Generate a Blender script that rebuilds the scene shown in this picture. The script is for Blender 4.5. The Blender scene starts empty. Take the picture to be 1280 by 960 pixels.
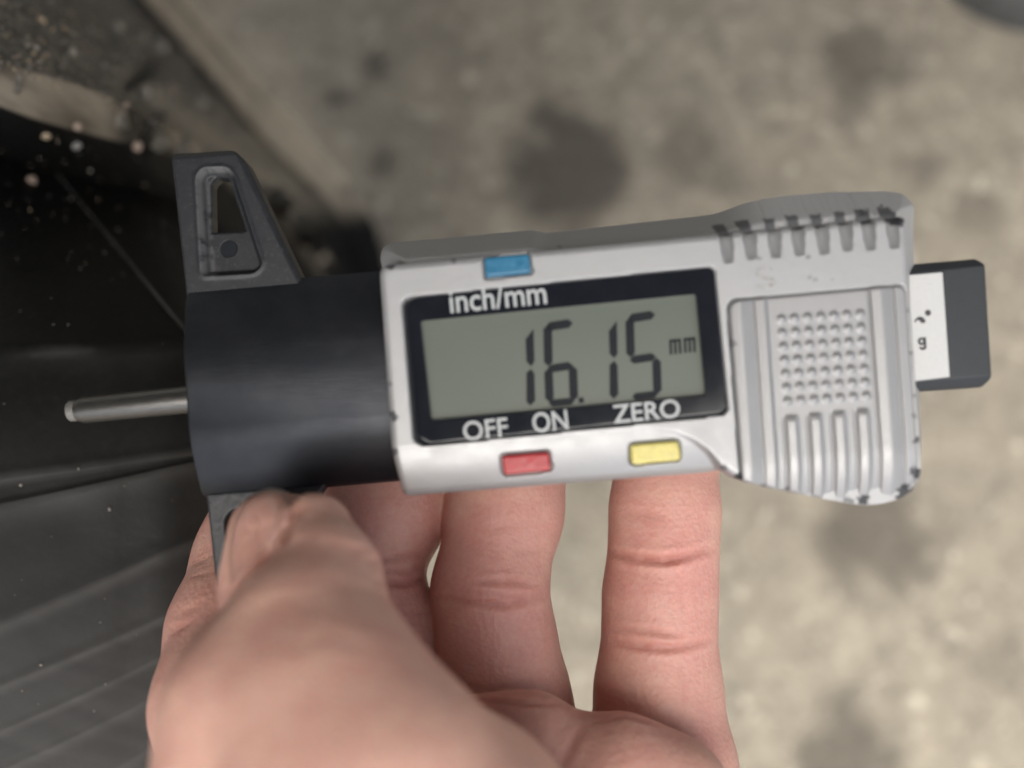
import bpy, math, random
import numpy as np
from mathutils import Matrix, Vector

random.seed(4)
rng = np.random.default_rng(4)
C = bpy.context.scene
COL = C.collection

# ------------------------------------------------------------------ camera
FPX = 1259.0                       # focal length in photo pixels (photo 1280 wide)
MCAM = Matrix.Translation((0, 0, 0.48)) @ Matrix.Rotation(math.radians(9), 4, 'X')
cd = bpy.data.cameras.new('camera')
cam = bpy.data.objects.new('camera', cd); COL.objects.link(cam)
cam.matrix_world = MCAM
cd.sensor_width = 36.0
cd.lens = 36.0 * FPX / 1280.0
cd.clip_start = 0.005; cd.clip_end = 200.0
cd.dof.use_dof = True
cd.dof.focus_distance = 0.137
cd.dof.aperture_fstop = 9.6
C.camera = cam

# ------------------------------------------------------------------ light
SUN_EL, SUN_AZ = 74.0, 205.0       # azimuth clockwise from +Y
w = bpy.data.worlds.new('World'); C.world = w; w.use_nodes = True
nt = w.node_tree
bg = nt.nodes['Background']
sky = nt.nodes.new('ShaderNodeTexSky'); sky.sky_type = 'NISHITA'; sky.sun_disc = False
sky.sun_elevation = math.radians(SUN_EL); sky.sun_rotation = math.radians(SUN_AZ)
sky.dust_density = 4.0; sky.air_density = 1.0; sky.ozone_density = 0.6
hs = nt.nodes.new('ShaderNodeHueSaturation'); hs.inputs['Saturation'].default_value = 0.35     # thin cloud
nt.links.new(sky.outputs[0], hs.inputs['Color']); nt.links.new(hs.outputs[0], bg.inputs[0]); bg.inputs[1].default_value = 0.15
sd = bpy.data.lights.new('sun', 'SUN'); sd.energy = 1.5; sd.angle = math.radians(46); sd.color = (1.0, 0.94, 0.83)
sun = bpy.data.objects.new('sun', sd); COL.objects.link(sun)
az, el = math.radians(SUN_AZ), math.radians(SUN_EL)
sdir = Vector((math.sin(az) * math.cos(el), math.cos(az) * math.cos(el), math.sin(el)))
sun.rotation_euler = (-sdir).to_track_quat('-Z', 'Y').to_euler()
sun.location = sdir * 3
C.view_settings.view_transform = 'Standard'
C.view_settings.look = 'None'
C.view_settings.gamma = 1.0
C.view_settings.use_curve_mapping = False
C.view_settings.exposure = 0.84
C.cycles.use_denoising = True
C.cycles.max_bounces = 8

# ------------------------------------------------------------------ helpers
def P(px, py, d):
    """camera-space point (mm) seen at photo pixel (px, py) at depth d mm"""
    return np.array([(px - 640.0) / FPX * d, -(py - 480.0) / FPX * d, -d], float)

def nd(nodes, kind, **kw):
    n = nodes.new(kind)
    for k, v in kw.items():
        if k.startswith('i_'):
            key = k[2:]
            key = int(key) if key.isdigit() else key.replace('_', ' ')
            n.inputs[key].default_value = v
        else:
            setattr(n, k, v)
    return n

class Mat:
    def __init__(s, name, rough=0.5, metal=0.0, col=(0.5, 0.5, 0.5), spec=0.5, coat=0.0):
        s.m = bpy.data.materials.new(name); s.m.use_nodes = True
        s.t = s.m.node_tree; s.n = s.t.nodes; s.b = s.n['Principled BSDF']
        s.b.inputs['Base Color'].default_value = (*col, 1); s.b.inputs['Roughness'].default_value = rough
        s.b.inputs['Metallic'].default_value = metal; s.b.inputs['Specular IOR Level'].default_value = spec
        s.b.inputs['Coat Weight'].default_value = coat; s.b.inputs['Coat Roughness'].default_value = 0.05
        s.tc = s.n.new('ShaderNodeTexCoord')
        s.col = None
    def link(s, a, b): s.t.links.new(a, b)
    def noise(s, scale, detail=4, rough=0.6, stretch=None, lo=None, hi=None):
        src = s.tc.outputs['Object']
        if stretch:
            mp = nd(s.n, 'ShaderNodeMapping'); mp.inputs['Scale'].default_value = stretch
            s.link(src, mp.inputs[0]); src = mp.outputs[0]
        n = nd(s.n, 'ShaderNodeTexNoise', i_Scale=scale, i_Detail=detail, i_Roughness=rough)
        s.link(src, n.inputs['Vector'])
        o = n.outputs['Fac']
        if lo is not None:
            r = nd(s.n, 'ShaderNodeMapRange', i_1=lo, i_2=hi, i_3=0.0, i_4=1.0); s.link(o, r.inputs[0]); o = r.outputs[0]
        return o
    def attr(s, name):
        a = nd(s.n, 'ShaderNodeAttribute', attribute_name=name); return a.outputs['Fac']
    def mix(s, fac, a, b):
        """colour mix; a/b are sockets or colours"""
        m = nd(s.n, 'ShaderNodeMix', data_type='RGBA')
        for v, i in ((fac, 0), (a, 6), (b, 7)):
            if hasattr(v, 'links'): s.link(v, m.inputs[i])
            elif i == 0: m.inputs[0].default_value = v
            else: m.inputs[i].default_value = (*v, 1)
        return m.outputs[2]
    def math(s, op, a, b=0.0):
        m = nd(s.n, 'ShaderNodeMath', operation=op)
        for v, i in ((a, 0), (b, 1)):
            if hasattr(v, 'links'): s.link(v, m.inputs[i])
            else: m.inputs[i].default_value = v
        return m.outputs[0]
    def base(s, sock): s.link(sock, s.b.inputs['Base Color'])
    def rough(s, sock, lo, hi):
        r = nd(s.n, 'ShaderNodeMapRange', i_1=0.0, i_2=1.0, i_3=lo, i_4=hi); s.link(sock, r.inputs[0]); s.link(r.outputs[0], s.b.inputs['Roughness'])
    def bump(s, sock, dist, strength=1.0):
        b = nd(s.n, 'ShaderNodeBump', i_Strength=strength, i_Distance=dist); s.link(sock, b.inputs['Height'])
        if s.b.inputs['Normal'].is_linked: s.link(s.b.inputs['Normal'].links[0].from_socket, b.inputs['Normal'])
        s.link(b.outputs[0], s.b.inputs['Normal'])

def link_mesh(name, verts, faces, mat, parent=None, smooth=True, attrs=None):
    """verts in metres in the parent's frame; faces an array or list"""
    me = bpy.data.meshes.new(name)
    me.from_pydata([tuple(map(float, v)) for v in verts], [], [tuple(int(i) for i in f) for f in faces])
    me.update()
    if smooth: me.polygons.foreach_set('use_smooth', [True] * len(me.polygons))
    for k, a in (attrs or {}).items():
        at = me.attributes.new(k, 'FLOAT', 'POINT'); at.data.foreach_set('value', np.asarray(a, np.float32))
    if mat: me.materials.append(mat.m if isinstance(mat, Mat) else mat)
    o = bpy.data.objects.new(name, me); COL.objects.link(o)
    if parent: o.parent = parent
    return o

def tag(o, label=None, cat=None, group=None, kind=None):
    for k, v in (('label', label), ('category', cat), ('group', group), ('kind', kind)):
        if v: o[k] = v
    return o

def empty(name, mw):
    o = bpy.data.objects.new(name, None); COL.objects.link(o); o.matrix_world = mw; o.empty_display_size = 0.01
    return o

def hash2(ix, iy, seed=0):
    h = (ix.astype(np.int64) * 374761393 + iy.astype(np.int64) * 668265263 + seed * 982451653) & 0xffffffff
    h = ((h ^ (h >> 13)) * 1274126177) & 0xffffffff
    return ((h ^ (h >> 16)) & 0xffff) / 65535.0

def vnoise(x, y, seed=0, octs=3):
    out = 0; amp = 1; tot = 0
    for o in range(octs):
        ix = np.floor(x); iy = np.floor(y); fx = x - ix; fy = y - iy
        fx = fx * fx * (3 - 2 * fx); fy = fy * fy * (3 - 2 * fy)
        a = hash2(ix, iy, seed + o); b = hash2(ix + 1, iy, seed + o); c = hash2(ix, iy + 1, seed + o); d = hash2(ix + 1, iy + 1, seed + o)
        out = out + amp * ((a * (1 - fx) + b * fx) * (1 - fy) + (c * (1 - fx) + d * fx) * fy); tot += amp
        amp *= 0.5; x = x * 2.03; y = y * 2.03
    return out / tot

def sstep(a, b, x):
    t = np.clip((x - a) / (b - a), 0, 1); return t * t * (3 - 2 * t)

def poly_sdf(poly, X, Y):
    p = np.asarray(poly, float); n = len(p)
    d2 = np.full(X.shape, 1e18); inside = np.zeros(X.shape, bool)
    for i in range(n):
        a, b = p[i], p[(i + 1) % n]; e = b - a
        wx, wy = X - a[0], Y - a[1]
        t = np.clip((wx * e[0] + wy * e[1]) / (e @ e + 1e-12), 0, 1)
        d2 = np.minimum(d2, (wx - t * e[0]) ** 2 + (wy - t * e[1]) ** 2)
        c = ((a[1] <= Y) != (b[1] <= Y))
        if abs(e[1]) > 1e-12:
            inside ^= c & (X < a[0] + (Y - a[1]) / e[1] * e[0])
    d = np.sqrt(d2)
    return np.where(inside, -d, d)

def round_poly(poly, r, n=5):
    """round the corners of a polygon; r a number or one per corner"""
    p = [np.array(q, float) for q in poly]; out = []
    for i in range(len(p)):
        a, b, c = p[i - 1], p[i], p[(i + 1) % len(p)]
        rr = r[i] if hasattr(r, '__len__') else r
        la, lc = np.linalg.norm(a - b), np.linalg.norm(c - b)
        k = min(rr, la * 0.49, lc * 0.49)
        if k < 1e-6: out.append(b); continue
        s, e = b + (a - b) / la * k, b + (c - b) / lc * k
        for j in range(n + 1):
            t = j / n; out.append((1 - t) ** 2 * s + 2 * t * (1 - t) * b + t * t * e)
    return np.array(out)

# ------------------------------------------------------------------ materials
def silver_plastic(nm, ca, cb):
    silver = Mat(nm, 0.42, 0.55, (0.62, 0.62, 0.62))
    g = silver.noise(9000, 2, 0.5); g2 = silver.noise(350, 4, 0.6, lo=0.35, hi=0.7)
    c0 = silver.mix(g, ca, cb); c0 = silver.mix(silver.math('MULTIPLY', g2, 0.18), c0, (0.42, 0.41, 0.40))
    sc1 = silver.noise(420, 5, 0.75, stretch=(0.25, 3.0, 1), lo=0.62, hi=0.72); sc2 = silver.noise(260, 6, 0.75, lo=0.6, hi=0.78)
    c0 = silver.mix(silver.math('MULTIPLY', sc1, 0.22), c0, (0.30, 0.295, 0.29)); c0 = silver.mix(silver.math('MULTIPLY', sc2, 0.35), c0, (0.27, 0.25, 0.22))
    wr = silver.attr('wear')
    silver.base(silver.mix(wr, c0, (0.035, 0.036, 0.042)))
    silver.link(silver.math('SUBTRACT', 0.42, silver.math('MULTIPLY', wr, 0.4)), silver.b.inputs['Metallic'])
    silver.rough(g2, 0.42, 0.52); silver.bump(g, 0.00003, 0.5)
    return silver
silver = silver_plastic('silver_plastic', (0.36, 0.362, 0.368), (0.44, 0.443, 0.45))
coverm = silver_plastic('silver_cover_plastic', (0.30, 0.30, 0.304), (0.375, 0.375, 0.38))

black = Mat('black_anodised_metal', 0.42, 0.75, (0.022, 0.024, 0.03))
g = black.noise(900, 5, 0.65, stretch=(0.5, 8, 4)); g2 = black.noise(160, 5, 0.6, lo=0.4, hi=0.75)
black.base(black.mix(black.math('MULTIPLY', g2, 0.35), (0.034, 0.037, 0.044), (0.075, 0.078, 0.084)))
black.rough(g, 0.3, 0.6); black.bump(g, 0.00004, 0.5)

wingm = Mat('worn_grey_plastic', 0.5, 0.15, (0.06, 0.063, 0.07))
g = wingm.noise(700, 6, 0.7); g2 = wingm.noise(2600, 3, 0.6, lo=0.55, hi=0.8)
cw = wingm.mix(g, (0.017, 0.0185, 0.022), (0.036, 0.038, 0.043)); cw = wingm.mix(wingm.math('MULTIPLY', g2, 0.22), cw, (0.2, 0.195, 0.185))
wingm.base(wingm.mix(wingm.attr('wear'), cw, (0.27, 0.268, 0.262))); wingm.rough(g, 0.35, 0.6); wingm.bump(g, 0.00002)  # on the wing this attribute carries the painted highlight of the recess rim

beamm = Mat('grey_black_metal', 0.4, 0.2, (0.062, 0.067, 0.073))
g = beamm.noise(900, 5, 0.6); beamm.base(beamm.mix(g, (0.028, 0.031, 0.035), (0.04, 0.043, 0.048))); beamm.rough(g, 0.35, 0.5)

steel = Mat('probe_steel', 0.3, 0.9, (0.36, 0.35, 0.34))
g = steel.noise(500, 4, 0.6, stretch=(1, 14, 14)); steel.base(steel.mix(g, (0.09, 0.088, 0.085), (0.22, 0.212, 0.20))); steel.rough(g, 0.32, 0.5)
tipm = Mat('pale_worn_tip', 0.6, 0.2, (0.5, 0.48, 0.42)); g = tipm.noise(900, 4); tipm.base(tipm.mix(g, (0.14, 0.137, 0.125), (0.25, 0.242, 0.225)))

winm = Mat('glossy_black_window', 0.12, 0.0, (0.012, 0.014, 0.019), spec=0.3)
g = winm.noise(300, 5, 0.6, lo=0.45, hi=0.7); winm.base(winm.mix(g, (0.011, 0.013, 0.018), (0.014, 0.016, 0.021))); winm.rough(g, 0.1, 0.125)
lcdm = Mat('grey_green_lcd', 0.35, 0.0, (0.3, 0.31, 0.25), spec=0.3, coat=0.08)
g = lcdm.noise(60, 3, 0.5); lcdm.base(lcdm.mix(g, (0.108, 0.128, 0.109), (0.140, 0.153, 0.126)))
segm = Mat('lcd_segment', 0.5, 0.0, (0.028, 0.031, 0.036), spec=0.1); g = segm.noise(1500, 2); segm.base(segm.mix(g, (0.014, 0.016, 0.02), (0.022, 0.025, 0.029)))
printw = Mat('white_print', 0.5, 0.0, (0.6, 0.61, 0.6)); g = printw.noise(3000, 3); printw.base(printw.mix(g, (0.36, 0.38, 0.385), (0.52, 0.54, 0.54)))
printk = Mat('black_print', 0.5, 0.0, (0.03, 0.03, 0.035)); g = printk.noise(3000, 3); printk.base(printk.mix(g, (0.02, 0.02, 0.025), (0.06, 0.06, 0.065)))
scuffm = Mat('worn_emboss', 0.5, 0.2, (0.4, 0.4, 0.4)); g = scuffm.noise(1800, 3, lo=0.35, hi=0.65); scuffm.base(scuffm.mix(g, (0.46, 0.46, 0.465), (0.30, 0.295, 0.29)))
labelm = Mat('white_label', 0.55, 0.0, (0.75, 0.75, 0.74)); g = labelm.noise(2500, 4); labelm.base(labelm.mix(g, (0.52, 0.52, 0.51), (0.62, 0.62, 0.61)))

def plastic(name, c):
    m = Mat(name, 0.3, 0.0, c); g = m.noise(1200, 4, lo=0.3, hi=0.7)
    m.base(m.mix(g, tuple(x * 0.85 for x in c), tuple(min(1, x * 1.1) for x in c))); m.rough(g, 0.25, 0.42); m.b.inputs['Subsurface Weight'].default_value = 0.0
    return m
bluem = plastic('blue_button', (0.03, 0.17, 0.30)); redm = plastic('red_button', (0.42, 0.028, 0.036)); yelm = plastic('yellow_button', (0.66, 0.58, 0.18))

# ------------------------------------------------------------------ gauge frame
D0 = 118.0
TH = math.radians(5.0)
RC = Matrix.Translation(Vector(P(700, 440, D0)) * 0.001) @ Matrix.Rotation(TH, 4, 'Z') @ Matrix.Rotation(math.radians(-2.5), 4, 'X')
GM = np.array(RC.inverted()); GM[:3, 3] *= 1000.0      # camera mm -> gauge mm
GR, GT = GM[:3, :3], GM[:3, 3]
def G(px, py, h=0.0):
    """gauge-local (u, v) mm where the ray through a photo pixel meets the gauge plane z = -h"""
    dr = GR @ P(px, py, 1.0)
    t = (-h - GT[2]) / dr[2]
    q = GT + dr * t
    return q[0], q[1]
def GP(pts, h=0.0): return np.array([G(x, y, h) for x, y in pts])

gauge = empty('tread_depth_gauge', MCAM @ RC)
tag(gauge, 'digital tread depth gauge with silver housing reading 16.15 mm, black base and steel probe', 'depth gauge')

def heightfield(name, outline, zf, mat, back, res=0.2, holes=(), parent=gauge, wear=None, close_back=True, maxdrop=None):
    """solid whose front is a height field over an outline (mm, gauge frame) with clean snapped edges and straight sides to z = back"""
    o = np.asarray(outline); lo = o.min(0) - res * 2; hi = o.max(0) + res * 2
    xs = np.arange(lo[0], hi[0] + res, res); ys = np.arange(lo[1], hi[1] + res, res)
    X, Y = np.meshgrid(xs, ys, indexing='ij')
    def sd(x, y):
        s = poly_sdf(o, x, y)
        for hpoly in holes: s = np.maximum(s, -poly_sdf(hpoly, x, y))
        return s
    S = sd(X, Y)
    keepc = (S[:-1, :-1] < 0) & (S[1:, :-1] < 0) & (S[1:, 1:] < 0) & (S[:-1, 1:] < 0)
    anyc = (S[:-1, :-1] < 0).astype(int) + (S[1:, :-1] < 0) + (S[1:, 1:] < 0) + (S[:-1, 1:] < 0)
    keepc = anyc >= 2
    idx = np.arange(X.size).reshape(X.shape)
    q = np.stack([idx[:-1, :-1][keepc], idx[1:, :-1][keepc], idx[1:, 1:][keepc], idx[:-1, 1:][keepc]], 1)
    xf, yf, sf = X.ravel().copy(), Y.ravel().copy(), S.ravel()
    used = np.unique(q)
    # boundary vertices: on an edge used once
    e = np.concatenate([q[:, [0, 1]], q[:, [1, 2]], q[:, [2, 3]], q[:, [3, 0]]])
    key = e[:, 0].astype(np.int64) * X.size + e[:, 1]; rkey = e[:, 1].astype(np.int64) * X.size + e[:, 0]
    be = e[~np.isin(rkey, key)]
    bv = np.unique(be)
    for _ in range(3):
        x, y = xf[bv], yf[bv]; ep = res * 0.05
        s0 = sd(x, y); gx = (sd(x + ep, y) - sd(x - ep, y)) / (2 * ep); gy = (sd(x, y + ep) - sd(x, y - ep)) / (2 * ep)
        n2 = np.maximum(gx * gx + gy * gy, 0.3)
        xf[bv] = x - s0 * gx / n2; yf[bv] = y - s0 * gy / n2
    remap = np.full(X.size, -1); remap[used] = np.arange(len(used))
    vx, vy = xf[used], yf[used]; vs = np.minimum(sd(vx, vy), 0)
    vz = zf(vx, vy, -vs)
    V = np.stack([vx, vy, vz], 1); F = [tuple(f) for f in remap[q]]
    W = wear(vx, vy, vz) if wear is not None else np.zeros(len(vx))
    # sides (own vertices, so the rim stays crisp)
    b = remap[be]; un = np.unique(b); m2 = np.full(len(V), -1); n0 = len(V); m2[un] = np.arange(len(un))
    top = V[un]; bot = top.copy(); bot[:, 2] = back
    V = np.concatenate([V, top, bot]); k = len(un)
    W = np.concatenate([W, W[un], W[un] * 0.6])
    for a, c in b: F.append((n0 + m2[c], n0 + m2[a], n0 + k + m2[a], n0 + k + m2[c]))
    if close_back:
        nb = len(V); Bk = np.stack([vx, vy, np.full(len(vx), back)], 1); V = np.concatenate([V, Bk]); W = np.concatenate([W, np.zeros(len(vx))])
        F += [tuple(nb + i for i in f[::-1]) for f in remap[q]]
    return link_mesh(name, V * 0.001, F, mat, parent, attrs={'wear': W})

def edge_round(d, r): 
    d = np.minimum(d, r); return -r + np.sqrt(np.maximum(r * r - (r - d) ** 2, 0))

def line_dist(a, b, x, y):
    """signed distance left of line a->b"""
    a, b = np.array(a), np.array(b); e = (b - a) / np.linalg.norm(b - a)
    return -(x - a[0]) * e[1] + (y - a[1]) * e[0]

import math as _m
def disc(cx, cy, r, n=14): return [(cx + r * _m.cos(2 * _m.pi * i / n), cy + r * _m.sin(2 * _m.pi * i / n)) for i in range(n)]
# ---- silver housing
body_px = [(473, 331), (895, 291), (1120, 269), (1134, 270), (1142, 400), (1155, 588), (1150, 606), (1136, 622), (1110, 630), (1085, 632), (1040, 625),
           (1000, 617), (960, 609), (932, 602), (918, 597), (905, 588), (890, 592), (502, 622), (489, 563)]
body_r = [1.3, 0, 0, 1.2, 0, 1, 1, 1, .8, .8, .8, .8, .8, .8, .6, .6, .8, 0.8, 0.3]
BODY = round_poly(GP(body_px), body_r)
WIN = round_poly(GP([(502, 373), (893, 333), (911, 517), (517, 558)]), [1.3, 1.0, 1.2, 1.8], 7)
LCDH = round_poly(GP([(525, 401), (871, 367), (883, 494), (539, 526)]), 0.35, 3)
COVER_px = [(910, 376), (1131, 356), (1149, 590), (1146, 607), (1133, 623), (1109, 631), (1085, 633), (1040, 626), (1000, 618), (960, 610), (927, 602)]
COVER = round_poly(GP(COVER_px), [1.3, 1.1, 1, 1, 1, .8, .8, .8, .8, .8, .5])
BLUE = round_poly(GP([(605, 322), (661, 317), (664, 341), (607, 347)]), 0.4)
RED = round_poly(GP([(627, 570), (686, 565), (689, 588), (630, 594)]), 0.45)
YEL = round_poly(GP([(788, 556), (848, 551), (852, 575), (790, 581)]), 0.55)
STRIP = GP([(480, 564), (520, 559), (800, 534), (845, 540), (868, 551), (886, 565), (898, 580), (908, 600), (900, 640), (480, 640)])
flutes = [((906, 277), (911, 328)), ((935, 273), (940, 324)), ((967, 272), (970, 322)), ((996, 269), (1000, 319)), ((1026, 267), (1031, 317)), ((1056, 264), (1060, 313)),
          ((1084, 262), (1089, 312)), ((1114, 259), (1119, 310))]
FL = [(np.array(G(*a)), np.array(G(*b))) for a, b in flutes]
def flute_cut(x, y):
    cut = np.zeros(np.shape(x))
    for a, b in FL:
        L = np.linalg.norm(b - a); e = (b - a) / L
        t = ((x - a[0]) * e[0] + (y - a[1]) * e[1]) / L; s = (x - a[0]) * -e[1] + (y - a[1]) * e[0]
        hw = 0.95 - 0.42 * np.clip(t, 0, 1)
        prof = np.clip(1 - (s / hw) ** 2, 0, 1) ** 0.4
        cut = np.maximum(cut, prof * (1.5 * np.clip(1.0 - t, 0, 1.4) ** 0.6))
    return cut
WEAR = [(487, 332, 7, 1), (566, 325, 4, .6), (490, 520, 6, .9), (492, 566, 6, .8), (500, 618, 5, .8), (487, 480, 3, .5), (1083, 626, 7, 1), (1135, 617, 10, 1), (1146, 590, 7, .9),
        (1146, 550, 5, .8), (1065, 628, 6, .7), (925, 598, 6, 1), (906, 585, 5, .8), (1126, 275, 8, 1), (915, 430, 5, .5), (1143, 520, 4, .5), (955, 607, 3, .7), (985, 612, 3, .6),
        (1012, 348, 3, .35), (1018, 350, 3, .35), (1040, 349, 2, .3), (1010, 322, 4, .5), (950, 323, 4, .5), (965, 355, 3, .4), (1088, 262, 9, 1), (1117, 262, 11, 1), (700, 303, 3, .5), (1020, 275, 3, .4)]
def wear_f(x, y, z):
    wv = np.zeros(np.shape(x)); nz = vnoise(x * 2.2 + 31, y * 2.2 + 17, 5, 4)
    for px, py, r, a in WEAR:
        c = G(px, py); d = np.hypot(x - c[0], y - c[1]) / (r * D0 / FPX)
        wv = np.maximum(wv, a * sstep(0.12, -0.12, d + (nz - 0.5) * 1.9 - 0.95))
    for i, (a, b) in enumerate(FL):                      # black paint worn through at the head of each flute
        e = (b - a) / np.linalg.norm(b - a); t = (x - a[0]) * e[0] + (y - a[1]) * e[1]; s = (x - a[0]) * -e[1] + (y - a[1]) * e[0]
        amt = (1.25, 1.2, 0.75, 1.15, 1.0, 0.95, 1.3, 1.5)[i]
        wv = np.maximum(wv, sstep(0.15, -0.15, np.maximum(np.abs(s) / 0.72, np.abs(t - 0.5) / 1.0) + (nz - 0.5) * .5 - (0.55 + 0.4 * amt)) * 0.95)
    return np.clip(wv, 0, 1)
def body_z(x, y, d):
    z = edge_round(d, 0.9)
    st = poly_sdf(STRIP, x, y)
    below = np.maximum(-line_dist(G(490, 563), G(900, 526), x, y), 0)
    z = z - sstep(0.35, -0.35, st) * (0.12 + 0.02 * below + 0.055 * below ** 2)
    z = z - flute_cut(x, y)
    z = np.where(poly_sdf(WIN, x, y) < 0.12, np.minimum(z, -1.3), z)
    z = z
    for bp in (BLUE, RED, YEL):
        z = np.where(poly_sdf(bp, x, y) < 0.26, z - 0.9, z)
    cs = poly_sdf(COVER, x, y)
    z = np.where(cs < 0.17, np.minimum(z, -1.1), z)
    z = z + 0.018 * (vnoise(x * 1.2, y * 1.2, 9) - 0.5)
    return np.maximum(z, -3.0)
heightfield('housing', BODY, body_z, silver, -4.2, 0.14, wear=wear_f)

# ---- back shell of the housing, its rounded shoulder shows above the front
SHELL_px = [(478, 309), (489, 303), (560, 297), (655, 288), (668, 287), (682, 291), (890, 268), (905, 264), (925, 258), (950, 254)] + \
           [(965 + 5 * i, 252.5 - 0.42 * i - (1.3 if i % 2 else 0)) for i in range(15)] + \
           [(1060, 246), (1095, 245), (1118, 248), (1132, 262), (1131, 300), (1141, 560), (1140, 596), (1126, 612), (1080, 624), (930, 596), (900, 580), (880, 585), (510, 610), (500, 600), (480, 345), (475, 322)]
SH = 7.6
SHELL = round_poly(GP(SHELL_px, SH), 0.5, 2)
seam = [(np.array(G(953, 252, 4)), np.array(G(959, 278, 3))), (np.array(G(1066, 244, 4)), np.array(G(1074, 270, 3)))]
SX0, SX1 = G(900, 280)[0], G(985, 270)[0]
def shell_z(x, y, d):
    k_ = np.maximum(3.7 - d, 0); z = -1.85 - (1.75 - 0.85 * sstep(SX0, SX1, x)) * np.where(k_ < .6, k_ * k_ / 1.2, k_ - .3)
    z = z - 0.1 * flute_cut(x, y) * sstep(-5.2, -2.2, z)
    for a, b in seam:
        e = (b - a) / np.linalg.norm(b - a); s = (x - a[0]) * -e[1] + (y - a[1]) * e[0]; t = (x - a[0]) * e[0] + (y - a[1]) * e[1]
        z = z - 0.35 * np.exp(-(s / 0.14) ** 2) * (t > -1) * (t < np.linalg.norm(b - a))
    return z + 0.03 * (vnoise(x, y, 3) - 0.5)
heightfield('housing_back', SHELL, shell_z, silver, -13.0, 0.17, wear=lambda x, y, z: wear_f(x, y, z) * 0.9)

# ---- battery cover
cu = [G(x, 487)[0] for x in (918, 930.5, 948, 961.5, 1094.5, 1109, 1124.5, 1141)]
ck0, ck1 = G(923, 380), G(938, 600); CSH = (ck1[0] - ck0[0]) / (ck1[1] - ck0[1]); CV0 = G(930, 487)[1]
ribs = [(G(988 + 29.6 * i, 524 - 2.7 * i), G(996 + 29.6 * i, 640)) for i in range(4)]
dots = [np.array(G(976.5 + 16.4 * i + 1.35 * j, 399 - 1.1 * i + 17.1 * j)) for j in range(7) for i in range(7)]
def cover_z(x, y, d):
    z = 0.16 + edge_round(d, 0.35)
    pr = 0.75 * np.interp(x - CSH * (y - CV0), [cu[0], cu[1] - .15, cu[1] + .15, cu[2] - .18, cu[2], cu[2] + .22, cu[3] - .25, cu[3] + .05, cu[3] + .5, cu[4] - .18, cu[4], cu[4] + .2, cu[5] - .15, cu[5] + .15, cu[6] - .2, cu[6], cu[6] + .25, cu[7]],
                   [0.1, .42, .42, -.02, -.16, .16, .42, .42, -.18, -.18, -.34, .22, .45, .42, .02, -.2, .22, .1])
    z = z + pr
    for a, b in ribs:
        a = np.array(a); b = np.array(b); e = (b - a) / np.linalg.norm(b - a)
        t = (x - a[0]) * e[0] + (y - a[1]) * e[1]; s = (x - a[0]) * e[1] - (y - a[1]) * e[0]; s = -s
        prof = 0.8 * np.interp(s, [-1.0, -.72, -.60, -.45, .3, .52, .75, 1.1], [0, -.2, 0.05, .38, .5, .5, .12, 0])
        hd = np.interp(t, [-.55, -.1, .3, 6], [0, .75, 1.0, 1.0])
        z = z + prof * hd
    for c in dots:
        r = np.hypot(x - c[0], y - c[1])
        z = z + np.where(r < 0.62, 0.27 * np.cos(np.clip(r / 0.62, 0, 1) * math.pi / 2) ** 1.2, 0)
    low = np.maximum(-line_dist(G(915, 575), G(1150, 552), x, y), 0)
    z = z - 0.045 * low ** 2
    return z
heightfield('battery_cover', COVER, cover_z, coverm, -1.6, 0.10, wear=wear_f)

# ---- display
def win_z(x, y, d):
    do = -poly_sdf(WIN, x, y)
    return -0.2 + edge_round(do, 0.22 + 0.8 * sstep(1.8, 0.2, x - G(512, 450)[0]))
heightfield('display_window', WIN, win_z, winm, -1.28, 0.16, holes=[LCDH])
lc = GP([(519, 396), (878, 361), (890, 500), (533, 533)], 1.0)
lcd = link_mesh('lcd_screen', np.c_[lc, np.full(4, -1.0)][::-1] * 0.001, [(0, 1, 2, 3)], lcdm, gauge, smooth=False)

def flat(name, polys, h, mat, parent, thick=0.03):
    """thin flat shapes (photo pixel polygons traced on the gauge plane z = -h), as one mesh"""
    V, F = [], []
    for p in polys:
        q = GP(p, h); n = len(q); k = len(V)
        ar = sum(q[i][0] * q[(i + 1) % n][1] - q[(i + 1) % n][0] * q[i][1] for i in range(n))
        if ar < 0: q = q[::-1]
        V += [(a, b, -h) for a, b in q] + [(a, b, -h - thick) for a, b in q]
        F.append(tuple(range(k, k + n)))
        F += [(k + (i + 1) % n, k + i, k + n + i, k + n + (i + 1) % n) for i in range(n)]
    return link_mesh(name, np.array(V) * 0.001, F, mat, parent, smooth=False)
def seg(a, b, t=5.4):
    a = np.array(a, float); b = np.array(b, float); e = (b - a) / np.linalg.norm(b - a); n = np.array([-e[1], e[0]])
    return [a, a + e * t + n * t, b - e * t + n * t, b, b - e * t - n * t, a + e * t - n * t]
LH = 0.95
flat('digit', [[(657, 424), (667, 411), (668, 452), (664, 458), (658, 452)], [(658, 466), (664, 461), (668, 467), (669, 501), (663, 507), (658, 502)]], LH, segm, lcd)
flat('digit', [seg((682, 409), (716, 403.5)), seg((684.5, 406), (685.5, 458)), seg((684, 461.5), (716, 456.5), 5), seg((685.5, 460), (687, 503)), seg((716, 457), (717.5, 501)), seg((686, 504.5), (718, 501.2), 4.6)], LH, segm, lcd)
flat('decimal_point', [[(723, 497), (729.5, 496.5), (730, 503.5), (723.5, 504)]], LH, segm, lcd)
flat('digit', [[(761, 414), (771, 401), (772, 442), (768, 448), (762, 442)], [(762, 456), (768, 451), (772, 457), (773, 493), (767, 499), (762, 493)]], LH, segm, lcd)
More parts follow.
